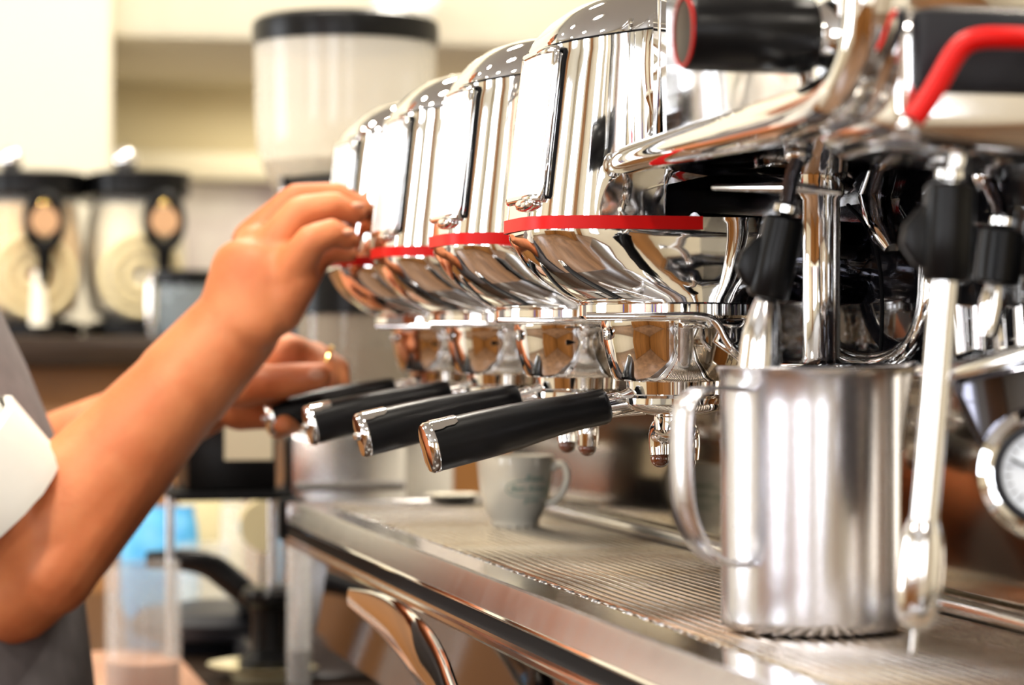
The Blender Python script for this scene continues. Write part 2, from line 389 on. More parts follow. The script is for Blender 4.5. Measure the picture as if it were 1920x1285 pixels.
b = MB(); b.loft([sup(.0543, .076, .0484, 4.2, .1597, cx=CXX, shear=.16), sup(.0543, .076, .0484, 4.2, .1607, cx=CXX, shear=.16)]); b.build('seam', BLACKR, head)
# front panel and frame
b = MB(); ys = [-.036 + .046 * i / 12 for i in range(13)]; zs_ = [.0775 + (.1500 - .0775) * i / 10 for i in range(11)]
vs = [Vector((front_x(z, y, off=.0022), GY + y, H + z)) for z in zs_ for y in ys]
fs = [(r * 13 + c, r * 13 + c + 1, (r + 1) * 13 + c + 1, (r + 1) * 13 + c) for r in range(10) for c in range(12)]
b.add(vs, fs); b.build('button_panel', WHITEP, head, solid=.0015)
edge = [(.0765, y) for y in ys] + [(z, ys[-1]) for z in zs_] + [(.151, y) for y in ys[::-1]] + [(z, ys[0]) for z in zs_[::-1]]
MB().tube([Vector((front_x(z, y, off=.002), GY + y, H + z)) for z, y in edge], .0024, 10, closed=True, up=(-1, 0, 0)).build('panel_frame', CHROME, head)
for off_, rr_ in ((.0042, .0004), (.0005, .0009)):
    MB().tube([Vector((front_x(z, y * (1.0 if off_ > .004 else 1.11) + (0 if off_ > .004 else .0013), off=off_ * .75), GY + y * (.94 if off_ > .004 else 1.11) + (-.0008 if off_ > .004 else .0013), H + z * (.985 if off_ > .004 else 1.0) + (.0017 if off_ > .004 else 0))) for z, y in edge], rr_, 8, closed=True, up=(-1, 0, 0)).build('panel_seam', BLACKR, head)
b = MB(); b.ball((front_x(.0735, -.02, off=.001), GY - .018, H + .0735), .008, 16, 10, (.5, 1.9, .45)); b.build('drip_lip', CHROME, head)
# red band, front half only
b = MB(); N = 72; r0, r1 = [], []
seq = [i for i in range(-18, 19)]
def bandring(off, z): 
    full = sup(.0855 + off, .0555, .0485 + off, 4.2, z, N); return [full[i % N] for i in seq]
q0, q1, q2, q3 = bandring(.0, .0605), bandring(.0014, .0605), bandring(.0014, .0672), bandring(.0, .0672)
b.loft([q0, q1, q2, q3], cap=False, closed=False); b.build('red_band', RED, head)
# bowl under the band
b = MB(); rg = []
for z, a, wd, n in [(.0670, .0835, .047, 4.2), (.0600, .0850, .0475, 4.2), (.0560, .0840, .0475, 4.0), (.0515, .0815, .0475, 3.7), (.0460, .0785, .0475, 3.3), (.0405, .0740, .0480, 3.0), (.0350, .0680, .0485, 2.7), (.0300, .0610, .049, 2.35), (.0262, .0545, .0490, 2.1), (.0237, .0495, .0490, 2)]:
    rg.append(sup(a, max(.049, .055), wd, n, z))
b.loft(rg); b.build('bowl', CHROME, head, sharp=60)
# flange ring
MB().lathe([(.044, .0235), (.0488, .0240), (.0503, .0228), (.0503, .0172), (.0490, .0158), (.044, .0155)], (GX, GY, H), 72).build('flange_ring', CHROME, head)
MB().tube([(GX + .01, GY, H + .05), (GX + .12, GY, H + .045)], .022, 28).build('group_neck', DARKCH, head)
# curved guard rod from the flange
MB().tube([P(1100, 594, 1.295), P(1240, 594, 1.29), P(1318, 592, 1.29), P(1345, 603, 1.29), P(1362, 640, 1.29), P(1380, 662, 1.29), P(1400, 680, 1.30)], .0022, 10, smooth=2).build('guard_rod', CHROME, head)
heads = [head]
for kx in range(1, 4):
    heads.append(copy_tree(head, mach, (0, PITCHY * kx, 0)))

# vertical post, screw, bezel recess, cable
MB().lathe([(.0115, .092), (.0115, .076), (.0092, .073), (.0092, -.004), (.0115, -.007)], (onX(1540, 500, .44).x, onX(1540, 500, .44).y, H), 32).build('pillar', CHROME, mach)
MB().lathe([(.024, 0), (.026, .002), (.025, .004), (.018, .0055)], onX(1505, 362, .44), 40).build('washer_disc', CHROME, mach)
c = onX(1605, 453, .498)
sc = MB().lathe([(.0105, .006), (.0105, -.002), (.0088, -.0050), (.0066, -.0055), (.0055, -.002)], c, 32, (1, 0, 0)).build('screw', STEEL, mach)
MB().lathe([(.0026, .0), (.0026, -.002)], c, 6, (1, 0, 0)).build('hex_socket', BLACKG, sc)
MB().tube([onX(1590, 385, .485), onX(1625, 420, .485), onX(1648, 480, .485), onX(1655, 560, .485), onX(1652, 655, .485), onX(1648, 675, .485)], .0011, 8, smooth=2).build('cable', BLACKR, mach)
for dd, rr in ((0, .0045), (.012, .003)):
    MB().tube([onX(1520 + dd * 900, 420, .488), onX(1522 + dd * 900, 560, .486), onX(1550 + dd * 700, 640, .484), onX(1590 + dd * 400, 677 - dd * 900, .482), onX(1650, 684 - dd * 900, .48), onX(1705 - dd * 400, 660 - dd * 600, .482), onX(1738 - dd * 700, 590, .484), onX(1744 - dd * 900, 500, .486), onX(1742 - dd * 900, 420, .488)], rr, 12, smooth=2).build('recess_bezel', CHROME, mach)
MB().box(onX(1650, 560, .5), (.004, .14, .07)).build('recess_glass', BLACKG, mach, bevel=.001)
MB().tube([onX(1640, 370, .492), onX(1650, 430, .488), onX(1672, 468, .49)], [.0085, .0075, .004], 16, smooth=2).build('chrome_lug', CHROME, mach)

# steam knob
c = Vector((.308, .987, H + .128))
kn = MB().lathe([(.0125, 0), (.0150, .0006), (.0158, .002), (.0160, .05), (.0150, .054), (.010, .055)], c, 48, (1, 0, 0)).build('steam_knob', BLACKP, mach)
MB().lathe([(.0135, .0008), (.0135, -.0004), (.0143, -.0003), (.0143, .0010)], c, 48, (1, 0, 0), cap=False).build('red_ring', RED, kn)
MB().lathe([(.012, .054), (.013, .058), (.0165, .064), (.021, .070)], c, 40, (1, 0, 0)).build('knob_collar', CHROME, kn)
# red steam lever
lv = MB().tube([P(1713, 224, .93), P(1735, 196, .93), P(1764, 148, .93), P(1785, 108, .93), P(1806, 82, .93), P(1835, 71, .93), P(1880, 70, .93), P(1985, 74, .935)], .0040, 20, smooth=2).build('red_lever', RED, mach)
MB().ball(P(1698, 236, .93), .0030).build('lever_ball', CHROME, lv)
MB().tube([P(1975, 74, .935), P(1990, 74, .96)], .006, 16).build('lever_pivot', CHROME2, lv)

# ---- steam wands ----
def wand(name_d, joint, top, grip0, grip1, pipe_end, tipspec, gr, finsign=-1, par=mach):
    root = MB().tube([joint, top, grip0], .0034, 16).build('steam_wand', CHROME, par)
    MB().ball(joint, .0062, 20, 12).build('ball_joint', CHROME, root)
    MB().lathe([(.0042, 0), (.0058, .001), (.0058, .004), (.0042, .0055)], grip0 + (grip0 - grip1).normalized() * .001, 24, (grip0 - grip1)).build('collar', CHROME, root)
    ax = (grip1 - grip0).normalized()
    L = (grip1 - grip0).length
    MB().tube([grip0, grip0.lerp(grip1, .04), grip0.lerp(grip1, .5), grip0.lerp(grip1, .95), grip1], [gr * .80, gr, gr * 1.03, gr, gr * .85], 32, up=(0, 1, 0)).build('grip', BLACKP, root)
    side = RT * finsign
    f = MB(); ring = []
    out = [(.18, .0), (.25, .55), (.42, 1.05), (.62, 1.15), (.82, .6), (.92, .0)]
    for sgn in (-1, 1):
        ring.append([grip0 + ax * L * u + side * (gr * .7 + gr * v) + FW * sgn * gr * .42 for u, v in out] + [grip0 + ax * L * .9 + FW * sgn * gr * .42, grip0 + ax * L * .2 + FW * sgn * gr * .42])
    f.loft(ring); f.build('grip_fin', BLACKP, root, bevel=.0018)
    return root
g0, g1 = P(1472, 408, 1.13), P(1438, 560, 1.13)
w1 = wand('near', P(1498, 288, 1.15), P(1482, 345, 1.14), g0, g1, None, None, .0092)
MB().tube([g1, P(1434, 585, 1.13), P(1428, 630, 1.13), P(1424, 690, 1.13)], [.0048, .0065, .0088, .0097], 32, smooth=1).build('conical_nozzle', CHROME2, w1)
MB().tube([P(1424, 690, 1.13), P(1422, 745, 1.13)], [.0097, .0085], 28).build('wet_tip', STEEL, w1)
MB().tube([P(1340, 352, 1.20), P(1500, 352, 1.15), P(1575, 362, 1.15)], [.002, .0045, .002], 16, sy=1, sx=.6).build('yoke', CHROME, w1)
g0, g1 = P(1782, 345, .99), P(1772, 528, .99)
w2 = wand('front', P(1797, 232, .99), P(1797, 300, .99), g0, g1, None, None, .0098)
MB().tube([g1, P(1766, 600, .99), P(1750, 800, .985), P(1733, 985, .98)], .0055, 24, smooth=1).build('pipe', CHROME2, w2)
MB().tube([P(1734, 975, .98), P(1731, 1000, .98), P(1728, 1040, .98), P(1724, 1090, .98), P(1720, 1140, .98), P(1717, 1172, .98), P(1716, 1182, .98)], [.0058, .0078, .0090, .0092, .0086, .0062, .0035], 32, smooth=1).build('bulb_nozzle', CHROME2, w2)
MB().tube([P(1716, 1180, .98), P(1712, 1224, .98)], .0013, 12).build('pin', CHROME2, w2)
g0, g1 = P(1880, 432, 1.06), P(1868, 532, 1.06)
w3 = wand('water', P(1850, 330, 1.1), P(1878, 395, 1.08), g0, g1, None, None, .0095, 1)
MB().tube([g1, P(1862, 570, 1.06), P(1850, 630, 1.06)], [.0045, .006, .0045], 20).build('pipe', CHROME, w3)
# chrome brackets at the right edge
b = MB()
for x0, x1 in ((1872, 1912), (1800, 1832)):
    pts = [P(x0, 575, 1.12), P(x1, 572, 1.12), P(x1 + 3, 655, 1.12), P(x0 + 4, 660, 1.12)]
    b.tube(pts, .0032, 10, closed=True)
b.build('bracket_frame', CHROME, mach)
MB().tube([P(1745, 712, 1.10), P(1830, 694, 1.06), P(1990, 655, 1.02)], .0058, 20).build('lower_rail', CHROME2, mach)
b = MB(); c = P(1960, 760, 1.05)
b.loft([[P(1782, 712, dd), P(1990, 668, dd), P(2060, 668, dd), P(2060, 1010, dd), P(1900, 1010, dd), P(1845, 860, dd), P(1800, 765, dd)] for dd in (1.03, 1.05)])
gp = b.build('gauge_bracket', DARKCH, mach, bevel=.003)
c = P(1962, 888, 1.0); ax = (-FW + RT * -.28).normalized()
ga = MB().lathe([(.020, -.02), (.0265, -.018), (.0272, -.004), (.0262, .001), (.0225, .004), (.0205, .0035), (.0200, -.001)], c, 64, ax).build('pressure_gauge', CHROME, mach)
MB().lathe([(.0200, .0), (.0200, .0025), (.0175, .0028), (.0170, .0)], c, 64, ax).build('inner_ring', GREYP, ga)
MB().lathe([(.0174, -.0005), (.0172, .0005)], c, 48, ax).build('dial', WHITEP, ga)
q = ax.to_track_quat('Z', 'Y').to_matrix()
b = MB()
for i in range(21):
    a = math.radians(225 - i * 13.5); L = .0035 if i % 5 == 0 else .002
    p = c + q @ Vector((math.cos(a) * (.0155 - L / 2), math.sin(a) * (.0155 - L / 2), .0009))
    b.box(p, (L, .0006, .0004), M=q @ Matrix.Rotation(a, 3, 'Z'))
b.build('tick_marks', BLACKR, ga)
a = math.radians(160)
MB().box(c + q @ Vector((math.cos(a) * .006, math.sin(a) * .006, .0016)), (.016, .001, .0006), M=q @ Matrix.Rotation(a, 3, 'Z')).build('needle', BLACKR, ga)

# ---------------- drip tray ----------------
TY0, TY1 = .86, 2.07
tray = thing('drip_tray', (.41, 1.46, TZ - .04), 'ribbed steel drip tray with coffee stains under the portafilters', 'drip tray')
MB().box((.416, (TY0 + TY1) / 2, TZ - .0125), (.150, TY1 - TY0, .003)).build('tray_pan', mat('stained_pan', (.035, .025, .016), .4, 0, col2=(.02, .008, .003), nscale=50), tray)
rib = None
NR = 22
for i in range(NR):
    x = .3465 + i * .00622
    if rib is None:
        b = MB(); pr = [(-.0026, -.006), (-.0026, -.0026)] + [(-.0026 * math.cos(PI * q / 8), -.0026 + .0026 * math.sin(PI * q / 8)) for q in range(1, 8)] + [(.0026, -.0026), (.0026, -.006)]
        b.loft([[Vector((dx, y, dz)) for dx, dz in pr] for y in (TY0 + .02, TY1 - .012)])
        rib = b.build('rib', TRAY, tray, sharp=50); r = rib
        rib.matrix_parent_inverse = Matrix.Translation(tray.location).inverted()
    else: r = rib.copy(); C.objects.link(r)
    r.location = (x, 0, TZ)
# front frame: lip with slots, polished strip, rounded ridge, sloping face, black seal, chrome strip
MB().box((.3408, (TY0 + TY1) / 2, TZ - .0045), (.0042, TY1 - TY0 - .02, .004)).build('coffee_channel', COFFEE, tray)
br = None
for i in range(44):
    if br is None:
        br = MB().box((0, 0, 0), (.0052, .0042, .0034)).build('bridge', CHROME2, tray, bevel=.0008); r = br
    else: r = br.copy(); C.objects.link(r)
    r.location = (.3408, TY0 + .03 + i * .0268 + random.uniform(-.003, .003), TZ - .0026)
def strip(pr, name, m, bev=.0): 
    b = MB(); b.loft([[Vector((x, y, H + z)) for x, z in pr] for y in (TY0, TY1)]); return b.build(name, m, tray, bevel=bev, sharp=30)
strip([(.3385, -.1262), (.3385, -.140), (.3180, -.140), (.3180, -.1270)], 'polished_strip', CHROME2)
strip([(.3190, -.140), (.3190, -.1262), (.3178, -.1252), (.3160, -.1250), (.3145, -.1258), (.3136, -.1275), (.3085, -.1400), (.3190, -.142)], 'front_face', STEEL)
strip([(.3088, -.1400), (.3076, -.1402), (.3068, -.1412), (.3075, -.1425), (.312, -.1425)], 'bright_edge', CHROME)
strip([(.3085, -.1424), (.3085, -.1505), (.320, -.1505), (.320, -.1424)], 'black_seal', BLACKR)
strip([(.3078, -.1505), (.3064, -.1508), (.3060, -.1525), (.3068, -.1535), (.3056, -.1545), (.3050, -.1565), (.3060, -.1582), (.318, -.1590), (.318, -.1505)], 'chrome_strip', CHROME2)
MB().box((.40, TY1 + .001, TZ - .010), (.185, .010, .022)).build('far_edge', STEEL, tray, bevel=.002)
MB().box((.40, TY0 + .006, TZ - .010), (.185, .014, .022)).build('near_edge', STEEL, tray, bevel=.002)
MB().box((.314, TY1 + .006, TZ - .014), (.022, .018, .034)).build('corner_cap', BLACKR, tray, bevel=.003)
tray.parent = None

# ---------------- portafilters ----------------
def portafilter(stud=True):
    t = thing('portafilter', (GX, GY, H - .05), '', 'portafilter', 'portafilters locked under the group heads')
    MB().lathe([(.030, .0152), (.0385, .0150), (.0385, .0120), (.0378, .0105), (.0372, .004), (.0352, -.006), (.0325, -.0145), (.0308, -.0165), (.027, -.0168)], (GX, GY, H), 72).build('basket_holder', CHROME, t)
    MB().lathe([(.026, -.0165), (.0250, -.0170), (.0245, -.0235), (.0285, -.0255), (.0290, -.0285), (.026, -.0315), (.012, -.0345), (.010, -.035)], (GX, GY, H), 64).build('lower_ring', CHROME, t)
    s = (GX - .0375, GY - .006, H + .008)
    MB().lathe([(.0034, 0), (.0034, .0016), (.0022, .0020), (.0018, .0010)], s, 16, (-1, -.1, 0)).build('screw', CHROME2, t)
    for sg in (-1, 1):
        MB().box((GX + .0, GY + sg * .0405, H + .0125), (.018, .008, .004)).build('locking_ear', CHROME, t, bevel=.001)
    MB().tube([(.378, GY, H - .0262), (.368, GY, H - .0285), (.352, GY, H - .0312)], [.0085, .0066, .0060], 24).build('neck', CHROME, t)
    hp = [(.3600, -.0296), (.3592, -.0298), (.3570, -.0302), (.348, -.0318), (.337, -.0338), (.325, -.0364), (.310, -.0400), (.292, -.0442), (.278, -.0475), (.2675, -.0500)]
    hr = [.0070, .0086, .0093, .0094, .0098, .0108, .0121, .0128, .0130, .0131]
    h = MB().tube([(x, GY, H + z) for x, z in hp], hr, 40, sx=1.0, up=(0, 1, 0)).build('handle', BLACKP, t, sharp=50)
    MB().lathe([(.0091, 0), (.00935, .0003), (.00935, .0009), (.0091, .0012)], (.3360, GY, H - .0341), 40, (-.975, 0, -.22)).build('seam', BLACKR, h)
    d = Vector((-.975, 0, -.225)).normalized(); e = Vector((.2675, GY, H - .0500))
    MB().lathe([(.0131, -.0002), (.0133, .0), (.0133, .0030), (.0122, .0045), (.006, .0050), (.003, .0051)], e, 48, d).build('end_cap', CHROME, h)
    # chrome tongue folded over the top of the handle end
    b = MB(); q_ = d.to_track_quat('Z', 'X').to_matrix(); up = Vector((-.225, 0, .975)).normalized(); sd = d.cross(up)
    rows = []
    for j in range(7):
        s_ = -j / 6 * .0135; w_ = math.radians(50 if j < 3 else 46) * (1 if j < 6 else .86)
        rows.append([e + d * s_ + (up * math.cos(-w_ + 2 * w_ * i / 12) + sd * math.sin(-w_ + 2 * w_ * i / 12)) * (.01345 - .0002 * j / 6) for i in range(13)])
    b.loft(rows, cap=False, closed=False); b.build('chrome_tongue', CHROME, h, solid=-.0004)
    if stud: MB().lathe([(.0026, .0045), (.0028, .0062), (.0018, .0075)], e, 16, d).build('end_stud', CHROME2, h)
    sp = MB().lathe([(.0095, -.034), (.0105, -.0355), (.0105, -.0420), (.008, -.044)], (GX, GY, H), 32).tube([(GX, GY - .020, H - .0415), (GX, GY + .020, H - .0415)], .0062, 20).build('spout_block', CHROME, t)
    for sg in (-1, 1):
        s_ = MB().tube([(GX, GY + sg * .012, H - .0405), (GX, GY + sg * .021, H - .0420), (GX, GY + sg * .0245, H - .0475), (GX, GY + sg * .0235, H - .0565)], [.0060, .0068, .0066, .0060], 24, smooth=2, cap=True).build('spout', CHROME, sp)
        MB().ball((GX - .0005, GY + sg * .0235, H - .0585), .0052, 16, 10, (1, 1, .9)).build('coffee_drop', COFFEE, sp)
    return t
pf = portafilter()
labs = ['black-handled chrome portafilter locked into the nearest group, beside the steel jug',
        'black-handled chrome portafilter second from the camera, chrome-tipped handle with a stud',
        'black-handled chrome portafilter third from the camera, beside the gripping hand',
        'black-handled chrome portafilter farthest from the camera, gripped by the left hand']
pfs = [pf]
for kx in range(1, 4):
    pfs.append(copy_tree(pf, None, (0, PITCHY * kx, 0)))
for o in list(C.objects):
    if o.name == 'end_stud': bpy.data.objects.remove(o)      # the nearest handle has no stud
for o, l in zip(pfs, labs): o['label'] = l

# ---------------- milk jug ----------------
JX, JY = .397, 1.081; JR = .0402; JH = .1165
jug = thing('milk_jug', (JX, JY, TZ), 'brushed stainless steel milk jug with a strap handle on the drip tray', 'jug')
b = MB(); N = 96
prof = [(.034, .0), (.038, .0006), (.0398, .0025), (JR, .006), (JR, .03), (JR, .06), (JR, .085), (JR, .100), (.0404, .112), (.0415, .1155), (.0420, JH), (.0412, .1172), (.0403, .1162), (.0392, .111), (.0388, .09), (.0388, .05), (.0388, .006), (.034, .003), (.0, .003)]
sa = math.atan2(RT.y, RT.x) + .25
rings = []
for r, z in prof:
    rg = []
    for i in range(N):
        a = 2 * PI * i / N; da = (a - sa + PI) % (2 * PI) - PI
        s_ = max(0, (z - .06) / (JH - .06)) ** 1.6 * math.exp(-(da / .30) ** 2) * .0095 if r > .03 else 0
        rg.append(Vector((JX + (r + s_) * math.cos(a), JY + (r + s_) * math.sin(a), TZ + z + (.0025 * s_ / .0095))))
    rings.append(rg)
b.loft(rings); b.build('jug_body', PITCH, jug, sharp=60)
hd = (-RT * math.cos(math.radians(36)) - FW * math.sin(math.radians(36))).normalized()
sd = Vector((0, 0, 1)).cross(hd)
path = [(JR - .001, .107), (JR + .012, .1085), (JR + .026, .1075), (JR + .0335, .102), (JR + .0350, .092), (JR + .0348, .066), (JR + .0325, .052), (JR + .024, .038), (JR + .012, .0315), (JR + .002, .0305), (JR - .001, .0320)]
pts = [Vector((r, z, 0)) for r, z in path]
for _ in range(2):
    n_ = [pts[0]]
    for i in range(len(pts) - 1): n_ += [pts[i] * .75 + pts[i + 1] * .25, pts[i] * .25 + pts[i + 1] * .75]
    pts = n_ + [pts[-1]]
rings = []
for i, p in enumerate(pts):
    tg = (pts[min(i + 1, len(pts) - 1)] - pts[max(i - 1, 0)]).normalized(); nn = Vector((-tg.y, tg.x, 0))
    rg = []
    for sw, sn in ((-1, -1), (1, -1), (1, 1), (-1, 1)):
        qd = p + nn * sn * .0009
        rg.append(Vector((JX, JY, TZ)) + hd * qd.x + Vector((0, 0, qd.y)) + sd * sw * .0072)
    rings.append(rg)
MB().loft(rings).build('handle', PITCH, jug, bevel=.0004, seg=1, sharp=60)

# ---------------- cup ----------------
def wrap_text(txt, size, cx, cy, z0, rfun, ang0, par, m, shear=.3, name='logo_lettering'):
    cu = bpy.data.curves.new(name, 'FONT'); cu.body = txt; cu.size = size; cu.shear = shear; cu.align_x = 'CENTER'; cu.resolution_u = 3
    o = bpy.data.objects.new(name, cu); C.objects.link(o)
    dg = bpy.context.evaluated_depsgraph_get(); me = bpy.data.meshes.new_from_object(o.evaluated_get(dg))
    bpy.data.objects.remove(o); 
    bm = bmesh.new(); bm.from_mesh(me); bmesh.ops.triangulate(bm, faces=bm.faces)
    for v in bm.verts:
        z = z0 + v.co.y; r = rfun(z) + .0003; a = ang0 + v.co.x / r
        v.co = Vector((cx + r * math.cos(a), cy + r * math.sin(a), z))
    bm.to_mesh(me); bm.free(); me.materials.clear(); me.materials.append(m)
    o = bpy.data.objects.new(name, me); C.objects.link(o); o.parent = par
    if par.type == 'EMPTY': o.matrix_parent_inverse = Matrix.Translation(par.location).inverted()
    return o
CX, CY = .427, 1.768
cup = thing('coffee_cup', (CX, CY, TZ), 'cream ceramic coffee cup with green script logo on the drip tray', 'cup')
cp = [(.014, .0015), (.0158, .0), (.0172, .0), (.0172, .003), (.0178, .0045), (.0212, .010), (.0238, .018), (.0256, .028), (.0268, .040), (.0275, .0485), (.0272, .0495), (.0264, .0488), (.0255, .040), (.0240, .028), (.0222, .018), (.017, .009), (.0, .0065)]
cb = MB().lathe(cp, (CX, CY, TZ), 72).build('cup_body', CERAM, cup, sharp=70)
MB().lathe([(.0225, .026), (.0236, .0262)], (CX, CY, TZ), 40).build('coffee', COFFEE, cb)
ha = (RT * .97 - FW * .24).normalized()
MB().tube([Vector((CX, CY, TZ + z)) + ha * r for r, z in ((.0262, .040), (.0310, .0445), (.0365, .0425), (.0382, .035), (.0360, .026), (.030, .0185), (.0235, .0155))], [.0034, .0030, .0028, .0028, .0028, .0030, .0036], 14, smooth=2, sx=1.25, sy=.9, up=(0, 1, 0)).build('handle', CERAM, cup)
def cr(z):
    z -= TZ; pr = cp[3:10]
    for (r0, z0), (r1, z1) in zip(pr, pr[1:]):
        if z0 <= z <= z1: return r0 + (r1 - r0) * (z - z0) / (z1 - z0)
    return .026
la = math.atan2(-FW.y, -FW.x) + .42
wrap_text('Royal', .0065, CX, CY, TZ + .0325, cr, la + .12, cup, INK)
wrap_text('Ben Amour', .0068, CX, CY, TZ + .0250, cr, la + .05, cup, INK)
wrap_text('gusto', .0052, CX, CY, TZ + .0175, cr, la + .08, cup, INK)
pts = []
for i in range(40):
    a = 2 * PI * i / 40; u = .0185 * math.copysign(abs(math.cos(a)) ** .6, math.cos(a)); v = .0058 * math.sin(a)
    z = TZ + .0272 + v; r = cr(z) + .0002; pts.append(Vector((CX + r * math.cos(la + .05 + u / r), CY + r * math.sin(la + .05 + u / r), z)))
MB().tube(pts, .00028, 6, closed=True).build('logo_oval', INK, cup)
# small white dish at the far end of the tray
dc = P(852, 927, 2.10)
dc.z = TZ + .0008
ds = thing('white_dish', dc, 'small white dish on the far end of the drip tray', 'dish')
MB().lathe([(.012, 0), (.016, .0), (.020, .002), (.0245, .004), (.0250, .0055), (.0235, .0055), (.016, .0040), (.0, .0035)], dc, 40).build('dish_body', CERAM, ds)

# ---------------- person ----------------
def remesh(mb, name, m, par, vox=.0035, smooth=6):
    me = bpy.data.meshes.new(name + '_src'); me.from_pydata([tuple(v) for v in mb.v], [], mb.f); me.update()
    bm = bmesh.new(); bm.from_mesh(me); bmesh.ops.recalc_face_normals(bm, faces=bm.faces); bm.to_mesh(me); bm.free()
    o = bpy.data.objects.new(name + '_src', me); C.objects.link(o)
    md = o.modifiers.new('r', 'REMESH'); md.mode = 'VOXEL'; md.voxel_size = vox
    sm = o.modifiers.new('s', 'SMOOTH'); sm.iterations = smooth; sm.factor = .5
    dg = bpy.context.evaluated_depsgraph_get(); me2 = bpy.data.meshes.new_from_object(o.evaluated_get(dg))
    bpy.data.objects.remove(o)
    me2.name = name; me2.materials.clear(); me2.materials.append(m)
    for p_ in me2.polygons: p_.use_smooth = True
    r = bpy.data.objects.new(name, me2); C.objects.link(r); r.parent = par
    r.matrix_parent_inverse = Matrix.Translation(par.location).inverted()
    return r
pers = thing('person', (0, 1.92, 0), 'person in white rolled-sleeve shirt and grey apron working at the espresso machine', 'person')
V = Vector
shR, shL = V((-.105, 1.735, 1.275)), V((-.085, 2.09, 1.30))
elR = P(38, 1062, 1.76); wrR = P(445, 610, 1.795)
elL = V((.03, 2.13, 1.06)); wrL = P(415, 728, 1.97)
bd = MB()
# trunk
for p0, p1, r0, r1, kk in [((-.01, 1.92, .96), (-.01, 1.92, 1.10), .105, .098, 1.40), ((-.01, 1.92, 1.10), (-.055, 1.92, 1.25), .098, .100, 1.35)]:
    bd.cap_seg(p0, p1, r0, r1, 28, (0, 1, 0), kk)
bd.cap_seg((-.09, 1.80, 1.29), (-.08, 2.04, 1.30), .066, .066, 20)
bd.cap_seg((-.07, 1.92, 1.32), (-.005, 1.92, 1.46), .058, .052, 20)
# head: skull, jaw, nose, ears
hc = V((.005, 1.91, 1.575))
bd.ball(hc + V((-.008, 0, .02)), .095, 28, 18, (1.02, .82, 1.12))
bd.ball(hc + V((.032, 0, -.055)), .062, 24, 14, (.85, .9, .95))
bd.ball(hc + V((.062, 0, -.098)), .020, 16, 10, (.9, 1.1, .8))
bd.cap_seg(hc + V((.086, 0, .012)), hc + V((.106, 0, -.024)), .007, .011, 12)
bd.ball(hc + V((.088, 0, -.058)), .014, 14, 8, (.7, 1.5, .55))
for sg in (-1, 1):
    bd.ball(hc + V((-.01, sg * .080, -.008)), .026, 14, 10, (.7, .35, 1.15)); bd.ball(hc + V((.078, sg * .032, .018)), .016, 12, 8, (.7, 1.2, .8))
# legs
for sg in (-1, 1):
    bd.cap_seg((-.02, 1.92 + sg * .09, .93), (-.01, 1.92 + sg * .10, .50), .085, .058, 20); bd.cap_seg((-.01, 1.92 + sg * .10, .50), (-.03, 1.92 + sg * .10, .09), .056, .038, 18)
# right arm
bd.cap_seg(shR, elR, .056, .045, 24)
ae = (wrR - elR)
sdv = ae.cross(V((0, 1, 0))).normalized()
def on(t_, o=0, y=0): return elR + ae * t_ + sdv * o + V((0, y, 0))
bd.ball(elR + V((-.004, 0, -.002)), .044, 20, 12)
bd.cap_seg(on(-.06), on(.16), .0445, .0475, 26, (0, 0, 1), 1.0)
bd.cap_seg(on(.16), on(.42), .0475, .0415, 26)
bd.cap_seg(on(.42), on(.74), .0415, .0340, 26)
bd.cap_seg(on(.74), on(1.0), .0325, .0290, 26, sdv, 1.10)
# brachioradialis bulge and tendon lines
bd.cap_seg(on(.05, -.014, -.016), on(.55, -.006, -.010), .034, .026, 18); bd.cap_seg(on(.5, .008, -.026), on(.97, .004, -.0200), .010, .008, 12)
# right hand
def D(px, py, d=1.86): return P(px, py, d - .062)
palm = [(D(445, 610, 1.845), D(482, 505, 1.85), .0285, .031)]
bd.cap_seg(D(450, 602, 1.845), D(478, 505, 1.85), .0215, .0215, 22, RT * .85 + V((0, 0, .5)), 1.45)
bd.cap_seg(D(500, 590, 1.85), D(545, 525, 1.85), .019, .0185, 18)
bd.cap_seg(D(495, 560, 1.852), D(478, 462, 1.865), .021, .0150, 18)
bd.cap_seg(D(500, 560, 1.85), D(510, 470, 1.855), .022, .016, 18)
bd.cap_seg(D(510, 570, 1.85), D(535, 498, 1.845), .021, .0150, 18)
bd.cap_seg(D(520, 580, 1.85), D(560, 525, 1.84), .019, .0150, 18)
def finger(pts, rs):
    for i in range(len(pts) - 1): bd.cap_seg(pts[i], pts[i + 1], rs[i], rs[i + 1], 14)
finger([D(470, 450, 1.88), D(555, 372, 1.885), D(632, 366, 1.89), D(681, 392, 1.895)], [.0140, .0112, .0098, .0080])     # index
finger([D(503, 470, 1.855), D(562, 398, 1.853), D(626, 386, 1.856), D(666, 400, 1.862)], [.0150, .0122, .0105, .0088])   # middle
finger([D(545, 515, 1.840), D(583, 452, 1.825), D(622, 436, 1.830), D(652, 449, 1.838)], [.0150, .0118, .0102, .0086])   # ring
finger([D(560, 535, 1.865), D(598, 480, 1.872), D(630, 470, 1.872), D(652, 476, 1.872)], [.0130, .0098, .0088, .0076])   # little
finger([D(455, 560, 1.885), D(520, 500, 1.925), D(570, 450, 1.935), D(600, 430, 1.935)], [.0150, .0125, .0110, .0090])   # thumb, behind the palm
